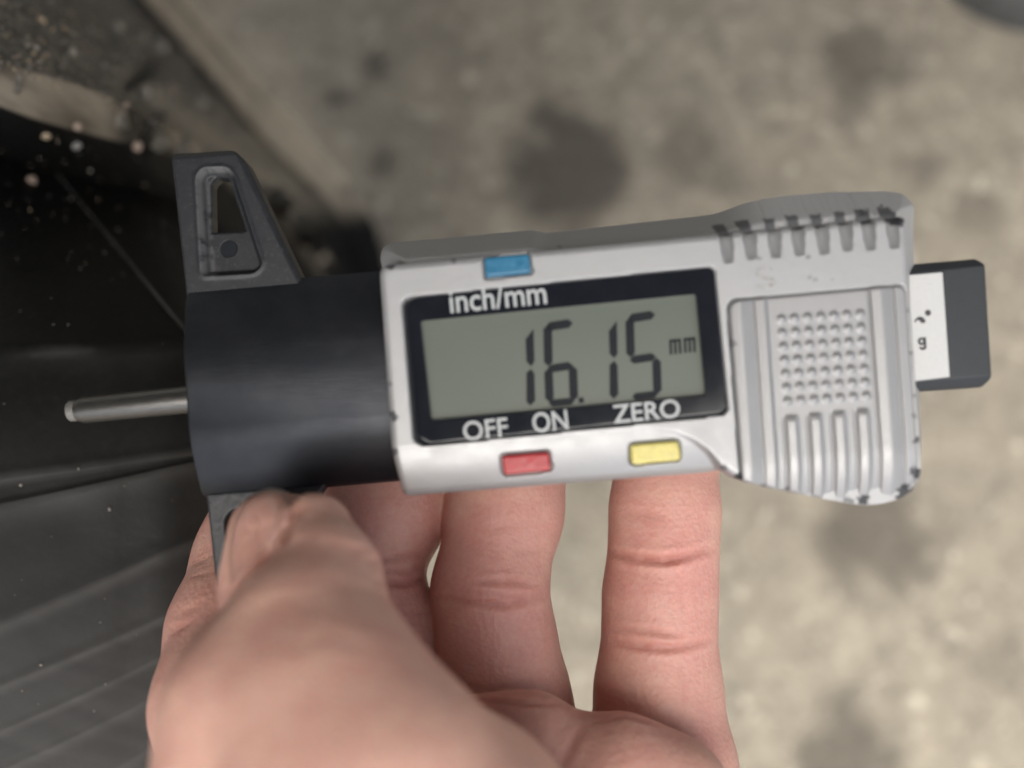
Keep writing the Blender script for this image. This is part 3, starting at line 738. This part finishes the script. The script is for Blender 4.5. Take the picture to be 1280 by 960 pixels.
rows = {
 'lip_back': [(150, -60, 372), (265, 80, 412), (345, 165, 440), (420, 245, 470), (470, 330, 500), (530, 420, 520)],
 'lip_out':  [(208, -40, 330), (305, 75, 372), (378, 160, 405), (446, 240, 440), (474, 300, 468), (496, 400, 498)],
 'lip_in':   [(156, -30, 326), (257, 86, 368), (332, 172, 401), (412, 252, 438), (448, 310, 469), (474, 405, 499)],
 'groove':   [(146, -24, 333), (248, 91, 374), (325, 177, 406), (406, 257, 441), (440, 318, 472), (466, 410, 501)],
 'tread_far':[(118, -20, 290), (224, 92, 330), (305, 182, 346), (395, 268, 412), (430, 336, 462), (456, 420, 495)],
 'tread_mid':[(0, -20, 185), (130, 62, 216), (240, 150, 272), (355, 262, 360), (415, 345, 448), (448, 430, 490)],
 'shoulder': [(-90, 45, 158), (40, 88, 175), (130, 118, 195), (190, 148, 212), (300, 215, 265), (400, 305, 380), (470, 440, 480)],
 'edge':     [(-90, 100, 162), (40, 148, 180), (130, 174, 199), (200, 190, 217), (300, 245, 270), (385, 330, 385), (450, 450, 484)],
 'side_in':  [(-90, 170, 192), (40, 210, 205), (130, 232, 218), (200, 250, 234), (300, 300, 275), (370, 370, 362), (420, 470, 450)],
 'side_tuck':[(-90, 130, 205), (40, 172, 222), (130, 196, 238), (200, 215, 254), (300, 265, 295), (370, 335, 382), (420, 435, 462)],
 'side_mid': [(-90, 330, 174), (60, 345, 172), (150, 355, 176), (230, 365, 186), (300, 385, 225), (360, 430, 300), (400, 500, 380)],
 'bulge':    [(-90, 446, 158), (60, 438, 156), (150, 434, 160), (240, 430, 170), (320, 440, 210), (370, 480, 270), (400, 540, 340)],
}
def row(name): 
    r = catmull(rows[name], NC); return np.array([P(*q) for q in r])
def loft(names, per, jitter=0.0):
    R = [row(n) for n in names]; out = []
    for a, b in zip(R[:-1], R[1:]):
        for k in range(per): out.append(a + (b - a) * k / per)
    out.append(R[-1]); return np.array(out)
T0 = P(150, 430, 190)
trm = Mat('dusty_tread', 0.8, 0.0, (0.1, 0.1, 0.095), spec=0.2)
g = trm.noise(260, 6, 0.7, lo=.35, hi=.65); g2 = trm.noise(1100, 4, 0.7, lo=.45, hi=.75)
ct = trm.mix(g, (0.065, 0.062, 0.056), (0.25, 0.232, 0.198)); ct = trm.mix(trm.math('MULTIPLY', g2, .6), ct, (0.33, 0.30, 0.25))
trm.base(trm.mix(trm.attr('bare'), trm.mix(trm.attr('tan'), ct, (0.58, 0.50, 0.385)), (0.012, 0.012, 0.012))); trm.bump(g, 0.0012, .8)  # the near-black mix paints the contact shade at the foot of the tread
tyre = empty('truck_tyre', MCAM @ Matrix.Translation(Vector(T0) * .001))
tag(tyre, 'black truck tyre with dusty grit covered tread and ribbed sidewall at the left', 'tyre')
def strip(name, grid, thick, mat, dust=None, key='dust'):
    """a sheet of rubber with real thickness; grid is rows x columns of camera-space points"""
    m, n, _ = grid.shape
    du = np.gradient(grid, axis=1); dv = np.gradient(grid, axis=0); N = np.cross(du, dv); N /= np.linalg.norm(N, axis=2)[..., None] + 1e-9
    if (N * grid).sum(2).mean() > 0: N = -N
    back = grid - N * thick
    V = np.concatenate([grid.reshape(-1, 3), back.reshape(-1, 3)]); k = m * n; F = []
    for i in range(m - 1):
        for j in range(n - 1):
            a = i * n + j; F.append((a, a + n, a + n + 1, a + 1)); F.append((k + a, k + a + 1, k + a + n + 1, k + a + n))
    for j in range(n - 1):
        F.append((j, j + 1, k + j + 1, k + j)); a = (m - 1) * n + j; F.append((a + 1, a, k + a, k + a + 1))
    for i in range(m - 1):
        a = i * n; F.append((a + n, a, k + a, k + a + n)); a = i * n + n - 1; F.append((a, a + n, k + a + n, k + a))
    D = np.zeros(len(V)) if dust is None else np.concatenate([dust.ravel(), np.zeros(k)])
    o = link_mesh(name, (V - T0) * .001, F, mat, tyre, attrs={key: D})
    f0 = o.data.polygons[(n // 2) * 2]
    c = np.array(f0.center) * 1000 + T0
    if np.dot(np.array(f0.normal), c) > 0: o.data.flip_normals()
    return o
# tread
tg = loft(['lip_back', 'lip_out', 'lip_in', 'groove', 'tread_far', 'tread_mid', 'shoulder'], 14)
uu, vv = np.meshgrid(np.arange(tg.shape[1]), np.arange(tg.shape[0]))
def px_of(g_): return 640 + g_[..., 0] / -g_[..., 2] * FPX, 480 - g_[..., 1] / -g_[..., 2] * FPX
gx, gy = px_of(tg)
lump = (vnoise(tg[..., 0] * .16, tg[..., 1] * .16 + tg[..., 2] * .1, 31, 5) - .5) * 2
nrm = np.cross(np.gradient(tg, axis=1), np.gradient(tg, axis=0)); nrm /= np.linalg.norm(nrm, axis=2)[..., None]
if (nrm * tg).sum(2).mean() > 0: nrm = -nrm
rowk = vv / 14.0
tg2 = tg + nrm * (lump * 2.0 * (rowk > 2.6) + lump * .5)[..., None]
ck = np.minimum.reduce([np.hypot(gx - (180 + 12 * math.sin(t * 9)) + 0 * t, gy - (60 + 90 * t)) for t in np.linspace(0, 1.2, 40)])
tg2 = tg2 - nrm * (4.5 * np.exp(-(ck / 7.0) ** 2))[..., None]
dn = vnoise(tg[..., 0] * .07 + 5, tg[..., 1] * .07 + 8, 41, 5)
dust_t = np.clip(np.where(rowk < 2.25, 0.9 * sstep(.2, .5, dn), np.where(rowk < 3.3, 0.10, 0.9 * sstep(.25, .62, dn))), 0, 1) * (1 - .9 * np.exp(-(ck / 6) ** 2))
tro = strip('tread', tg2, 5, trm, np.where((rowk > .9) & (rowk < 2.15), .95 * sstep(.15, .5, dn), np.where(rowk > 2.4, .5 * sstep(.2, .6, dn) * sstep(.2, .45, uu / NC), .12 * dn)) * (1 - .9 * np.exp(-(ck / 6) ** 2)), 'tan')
bare = sstep(235, 290, gy + 40 * (dn - .5)) * sstep(300, 350, gx + 60 * (dn - .5))        # contact shade painted in near-black where it rolls onto the ground
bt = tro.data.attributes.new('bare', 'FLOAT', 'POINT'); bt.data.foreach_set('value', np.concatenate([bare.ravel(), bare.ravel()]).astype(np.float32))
# chamfered shoulder, cut by a sipe
sg = loft(['shoulder', 'edge', 'side_in'], 16)
gx, gy = px_of(sg); vv = np.meshgrid(np.arange(sg.shape[1]), np.arange(sg.shape[0]))[1] / 16.0
nrm = np.cross(np.gradient(sg, axis=1), np.gradient(sg, axis=0)); nrm /= np.linalg.norm(nrm, axis=2)[..., None]
if (nrm * sg).sum(2).mean() > 0: nrm = -nrm
sl = np.minimum.reduce([np.hypot(gx - (193 - 14 * t * t), gy - (120 + 65 * t)) for t in np.linspace(0, 1.1, 40)])
lump = (vnoise(sg[..., 0] * .2, sg[..., 1] * .2 + 3, 33, 4) - .5)
sg2 = sg + nrm * (lump * 1.2 - 4.0 * np.exp(-(sl / 5.0) ** 2))[..., None]
dn = vnoise(sg[..., 0] * .22 + 5, sg[..., 1] * .22 + 8, 43, 5)
dust_s = np.where(vv < 1.0, sstep(.05, .75, dn) * 0.95 * np.maximum(sstep(160, 120, gx), 1.0 * sstep(190, 225, gx) * sstep(1.0, .3, vv)) + .12, 0.0)
strip('shoulder', sg2, 0.8, rub, dust_s)
# sidewall with its ribs: upper dish, then the bulge with overlapping bands
wg = list(loft(['side_tuck', 'side_in', 'side_mid', 'bulge'], 14)[:-1]); RIBR = [0.0] * len(wg)
bands = [(446, 430), (600, 568), (632, 578), (786, 680), (862, 760), (918, 806), (968, 850), (1040, 910), (1130, 980)]
bdep = [158, 153, 152.5, 152, 153, 154.5, 156, 160, 166]
def band_row(yl, yr, d, off=0.0):
    pts = [(-90, yl + 90 * (yl - yr) / 240 * .9, d - 2), (60, yl + (yr - yl) * .25, d), (150, yl + (yr - yl) * .62, d + 2), (240, yr, d + 7), (320, yr - 15, d + 25), (370, yr - 5, d + 60), (400, yr + 30, d + 110)]
    r = catmull(pts, NC); return np.array([P(a, b, c + off) for a, b, c in r])
for i in range(len(bands) - 1):
    a = band_row(*bands[i], bdep[i]); b = band_row(*bands[i + 1], bdep[i + 1])
    for k in range(14):
        t = k / 14.0
        off = -(0.55 if i else 0.3) * (math.exp(-(t / .16) ** 2) + math.exp(-((1 - t) / .16) ** 2) * (1 if i else 0))
        q = a + (b - a) * t; q = q * (1 + np.where(True, off, 0) / np.linalg.norm(q, axis=1)[:, None] ); wg.append(q); RIBR.append(math.exp(-(t / .15) ** 2) * (1 if i else .35))
wg = np.array(wg)
gx, gy = px_of(wg)
ln = np.abs((gx - 0) * (405 - 130) / 225.0 + 130 - gy) / math.hypot(1, 275 / 225.0)
nrm = np.cross(np.gradient(wg, axis=1), np.gradient(wg, axis=0)); nrm /= np.linalg.norm(nrm, axis=2)[..., None] + 1e-9
if (nrm * wg).sum(2).mean() > 0: nrm = -nrm
wg = wg + nrm * (0.25 * (vnoise(wg[..., 0] * .08, wg[..., 1] * .08, 51) - .5))[..., None]
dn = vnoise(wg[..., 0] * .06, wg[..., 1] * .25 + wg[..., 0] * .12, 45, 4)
lit_dust_w = np.clip(sstep(440, 620, gy) * (0.03 + .03 * dn) + sstep(660, 960, gy) * (.08 + .10 * dn), 0, 1)  # sidewall paler downwards: fall of light painted in through the dust amount
lit_dust_w = np.clip(lit_dust_w + np.array(RIBR)[:, None] * (.04 + .09 * dn), 0, 1)
sw = strip('sidewall', wg, 6, rubw, lit_dust_w)
# mould line
gxy = np.stack([gx, gy], 2).reshape(-1, 2); W3 = wg.reshape(-1, 3)
pts = []
for t in np.linspace(-.12, 1.1, 60):
    q = np.array([225 * t, 130 + 275 * t]); k = np.argsort(((gxy - q) ** 2).sum(1))[:3]; d = (-W3[k, 2]).mean(); pts.append(P(q[0], q[1], d - 0.4))
pts = np.array(pts); pts[1:-1] = (pts[:-2] + pts[1:-1] + pts[2:]) / 3
def tube(pts, r, N=8):
    V, F = [], []
    for i, p in enumerate(pts):
        e = pts[min(i + 1, len(pts) - 1)] - pts[max(i - 1, 0)]; e /= np.linalg.norm(e); a = np.cross(e, [0, 0, 1.0]); a /= np.linalg.norm(a); b = np.cross(e, a)
        V += [p + r * (a * math.cos(2 * math.pi * k / N) + b * math.sin(2 * math.pi * k / N)) for k in range(N)]
    for i in range(len(pts) - 1):
        for k in range(N): F.append((i * N + k, (i + 1) * N + k, (i + 1) * N + (k + 1) % N, i * N + (k + 1) % N))
    return np.array(V), F
v_, f_ = tube(pts, 0.3)
moldm = Mat('grey_rubber_line', 0.5, 0, (0.05, 0.05, 0.05)); g = moldm.noise(400, 4); moldm.base(moldm.mix(g, (0.035, 0.035, 0.034), (0.07, 0.068, 0.064)))
link_mesh('mould_line', (v_ - T0) * .001, f_, moldm, tyre)

# pebbles and grit lying on the tyre
stone = [Mat('stone', 0.7, 0, c) for c in ((0.36, 0.28, 0.23), (0.38, 0.35, 0.30), (0.26, 0.255, 0.245), (0.40, 0.32, 0.22))]
for s_ in stone:
    c = tuple(s_.b.inputs['Base Color'].default_value)[:3]; g = s_.noise(900, 4); s_.base(s_.mix(g, tuple(x * .7 for x in c), tuple(min(1, x * 1.25) for x in c)))
import bmesh
def pebble_mesh(seed, r):
    bm = bmesh.new(); bmesh.ops.create_icosphere(bm, subdivisions=2, radius=1.0)
    rr = np.random.default_rng(seed); s = rr.uniform(.75, 1.1, 3)
    for v in bm.verts:
        n = 1 + .22 * math.sin(v.co.x * 2.7 + seed) * math.cos(v.co.y * 3.1 + seed * 2) + .1 * math.sin(v.co.z * 5 + seed)
        v.co = Vector((v.co.x * s[0] * n, v.co.y * s[1] * n, v.co.z * s[2] * n)) * r
    return bm
allg = np.concatenate([tg2.reshape(-1, 3), sg2.reshape(-1, 3), wg.reshape(-1, 3)]); agx, agy = px_of(allg)
alln = None
def on_tyre(px, py):
    k = np.argsort((agx - px) ** 2 + (agy - py) ** 2)[:4]; return P(px, py, float(np.min(-allg[k, 2])))
peb = [(40, 225, 7, 0, 'pinkish pebble on the black sidewall, largest of those there'), (58, 170, 5, 3, 'small orange pebble at the foot of the tan tyre shoulder near the mould line'),
       (97, 158, 6, 0, 'reddish brown pebble on the lower edge of the tan tyre shoulder'), (96, 182, 6, 2, 'grey pebble just below the reddish brown one on the black sidewall'),
       (171, 182, 7, 0, 'pale pinkish pebble below the crack in the tyre shoulder'), (181, 115, 7, 1, 'cream pebble beside the crack in the dusty tread'),
       (52, 25, 6, 3, 'orange pebble in the grit near the top of the dusty tread'), (147, 34, 7, 1, 'pale elongated pebble in the middle of the dusty tread'),
       (91, 65, 6, 1, 'whitish round pebble in the dusty tread above the tan shoulder'), (215, 112, 7, 0, 'brownish pebble right of the tread crack'),
       (250, 128, 8, 1, 'greenish yellow pebble on the tread towards the gauge wing'), (201, 57, 8, 1, 'pale blurred pebble high on the tread near the tan lip')]
for i, (px, py, r, mi, lab_) in enumerate(peb):
    p = on_tyre(px, py); bm = pebble_mesh(i + 3, r * 0.001 * -p[2] / FPX)
    me = bpy.data.meshes.new('pebble'); bm.to_mesh(me); bm.free(); me.materials.append(stone[mi].m)
    me.polygons.foreach_set('use_smooth', [True] * len(me.polygons))
    o = bpy.data.objects.new('pebble', me); COL.objects.link(o); o.matrix_world = MCAM @ Matrix.Translation(Vector(p) * .001)
    tag(o, lab_, 'pebble', 'pebbles stuck to the tyre')
V, F, MI = [], [], []
bmi = bmesh.new(); bmesh.ops.create_icosphere(bmi, subdivisions=1, radius=1.0); iv = np.array([v.co[:] for v in bmi.verts]); bmi.verts.ensure_lookup_table(); ifc = [[v.index for v in f.verts] for f in bmi.faces]; bmi.free()
cnt = 0
while cnt < 950:
    z = rng.random()
    if z < .72: px, py = rng.uniform(-20, 330), rng.uniform(-20, 210); ok = py < 88 + .36 * px and py > -60 + (px - 150) * 1.05
    elif z < .93: px, py = rng.uniform(-20, 215), rng.uniform(130, 430); ok = py > 150 + .3 * px and rng.random() < .4 * (1.2 - (py - 130) / 260)
    else: px, py = rng.uniform(0, 230), rng.uniform(430, 900); ok = rng.random() < .15
    if not ok: continue
    r = rng.choice([1.0, 1.5, 2.1, 2.8, 3.8], p=[.5, .3, .13, .05, .02]) * (1 if z < .72 else .72)
    p = on_tyre(px, py); k = len(V); s = r * -p[2] / FPX
    V += list(p + iv * rng.uniform(.6, 1.2, 3) * s); F += [[k + j for j in f] for f in ifc]; MI += [int(rng.integers(0, 4))] * len(ifc); cnt += 1
gr = link_mesh('grit', (np.array(V) - T0) * .001, F, None, None); gr.matrix_world = MCAM @ Matrix.Translation(Vector(T0) * .001)
for s_ in stone: gr.data.materials.append(s_.m)
gr.data.polygons.foreach_set('material_index', MI)
tag(gr, 'fine sand and grit scattered over the tyre', 'grit', kind='stuff')

# ------------------------------------------------------------------ concrete ground
MI_ = MCAM
def ground_xy(px, py):
    o_ = np.array(MCAM.translation); d_ = np.array(MCAM.to_3x3() @ Vector(P(px, py, 1.0))); t = -o_[2] / d_[2]; q = o_ + d_ * t; return q[0], q[1]
fine = np.arange(-0.45, 0.4501, 0.004); ext = [0.5, .6, .8, 1.2, 2, 4, 8, 16, 40]
gxs = np.array([-e for e in ext[::-1]] + list(fine) + ext)
X, Y = np.meshgrid(gxs, gxs, indexing='ij')
stains = [(710, 208, 78, .95), (668, 235, 48, .55), (860, 185, 45, .55), (905, 222, 26, .5), (1078, 88, 52, .7), (1075, 130, 30, .4), (1092, 665, 62, .75), (1060, 945, 60, .8), (420, 122, 17, .8), (480, 205, 20, .75), (470, 78, 18, .75),
          (1225, 262, 26, .5), (1140, 215, 28, .4), (560, 180, 20, .25), (760, 120, 20, .2), (970, 640, 30, .15), (1180, 640, 26, .3), (1000, 60, 40, .15), (540, 20, 60, .2), (1250, 830, 40, .3)]
ST = np.zeros(X.shape); nz = vnoise(X * 60 + 90, Y * 60 + 50, 61, 4)
for px, py, r, a in stains:
    c = ground_xy(px, py); d = np.hypot(X - c[0], Y - c[1]) / (r * 0.48 / FPX)
    ST = np.maximum(ST, a * sstep(.45, -.35, d - 1 + (nz - .5) * 1.5))
Z = 0.0012 * (vnoise(X * 40 + 50, Y * 40 + 50, 71, 4) - .5)
idx = np.arange(X.size).reshape(X.shape)
gf = np.stack([idx[:-1, :-1].ravel(), idx[1:, :-1].ravel(), idx[1:, 1:].ravel(), idx[:-1, 1:].ravel()], 1)
conc = Mat('concrete', 0.85, 0, (0.3, 0.27, 0.22), spec=0.3)
a1 = conc.noise(9, 5, 0.6, lo=0.3, hi=0.7); a2 = conc.noise(55, 6, 0.68, lo=0.33, hi=0.67); a3_ = conc.noise(240, 4, 0.65, lo=0.35, hi=0.68); a4 = conc.noise(105, 2, 0.5, lo=0.62, hi=0.72)
cc = conc.mix(a1, (0.31, 0.272, 0.212), (0.41, 0.362, 0.285)); cc = conc.mix(conc.math('MULTIPLY', a2, .95), cc, (0.15, 0.135, 0.112)); cc = conc.mix(conc.math('MULTIPLY', a3_, .5), cc, (0.50, 0.44, 0.34))
cc = conc.mix(conc.math('MULTIPLY', a4, .8), cc, (0.62, 0.56, 0.45))
conc.base(conc.mix(conc.math('MULTIPLY', conc.attr('stain'), .92), cc, (0.085, 0.074, 0.062)))
conc.bump(a2, 0.002, .6); conc.bump(a3_, 0.001, .6)
gd = link_mesh('ground', np.stack([X.ravel(), Y.ravel(), Z.ravel()], 1), gf, conc, attrs={'stain': ST.ravel()}); gd['kind'] = 'structure'

# dark rubber pad standing on the concrete at the top right
cx_, cy_ = ground_xy(1287, -92)
bm = bmesh.new(); prof_ = [(0, .030), (.030, .030), (.046, .027), (.055, .019), (.058, .010), (.060, .0005)]; N = 56; rings = []
for r, z in prof_: rings.append([bm.verts.new((max(r, 1e-5) * math.cos(2 * math.pi * k / N), max(r, 1e-5) * math.sin(2 * math.pi * k / N), z)) for k in range(N)])
for a, b in zip(rings[:-1], rings[1:]):
    for k in range(N): bm.faces.new((a[k], b[k], b[(k + 1) % N], a[(k + 1) % N]))
me = bpy.data.meshes.new('rubber_pad'); bm.to_mesh(me); bm.free(); me.polygons.foreach_set('use_smooth', [True] * len(me.polygons))
padm = Mat('grey_rubber', 0.6, 0, (0.07, 0.07, 0.068)); g = padm.noise(90, 5, lo=.3, hi=.7); padm.base(padm.mix(g, (0.055, 0.055, 0.053), (0.095, 0.094, 0.09))); me.materials.append(padm.m)
pad = bpy.data.objects.new('rubber_pad', me); COL.objects.link(pad); pad.location = (cx_, cy_, 0)
tag(pad, 'dark grey rounded rubber pad on the concrete in the top right corner', 'rubber pad')

# unseen load bed added overhead to shade the upper part of the ground
trl = empty('shade_trailer', Matrix.Translation((0, -0.075, 0.80)) @ Matrix.Rotation(math.radians(22), 4, 'Z'))
tag(trl, 'unseen load bed added overhead to shade the ground, with steel cross members', 'shade_trailer')
def box(name, c, d, mat, parent):
    v = np.array([[sx * d[0] / 2 + c[0], sy * d[1] / 2 + c[1], sz * d[2] / 2 + c[2]] for sx in (-1, 1) for sy in (-1, 1) for sz in (-1, 1)])
    return link_mesh(name, v, [(0, 1, 3, 2), (4, 6, 7, 5), (0, 4, 5, 1), (2, 3, 7, 6), (0, 2, 6, 4), (1, 5, 7, 3)], mat, parent, smooth=False)
steelm = Mat('dark_painted_steel', 0.6, 0.0, (0.06, 0.06, 0.06)); g = steelm.noise(8, 5); steelm.base(steelm.mix(g, (0.045, 0.045, 0.045), (0.08, 0.078, 0.075)))
box('bed', (0, 1.25, 0.06), (6.0, 2.5, 0.08), steelm, trl)
for k in range(7): box('cross_member', (-2.7 + .9 * k, 1.25, -0.035), (0.06, 2.44, 0.11), steelm, trl)
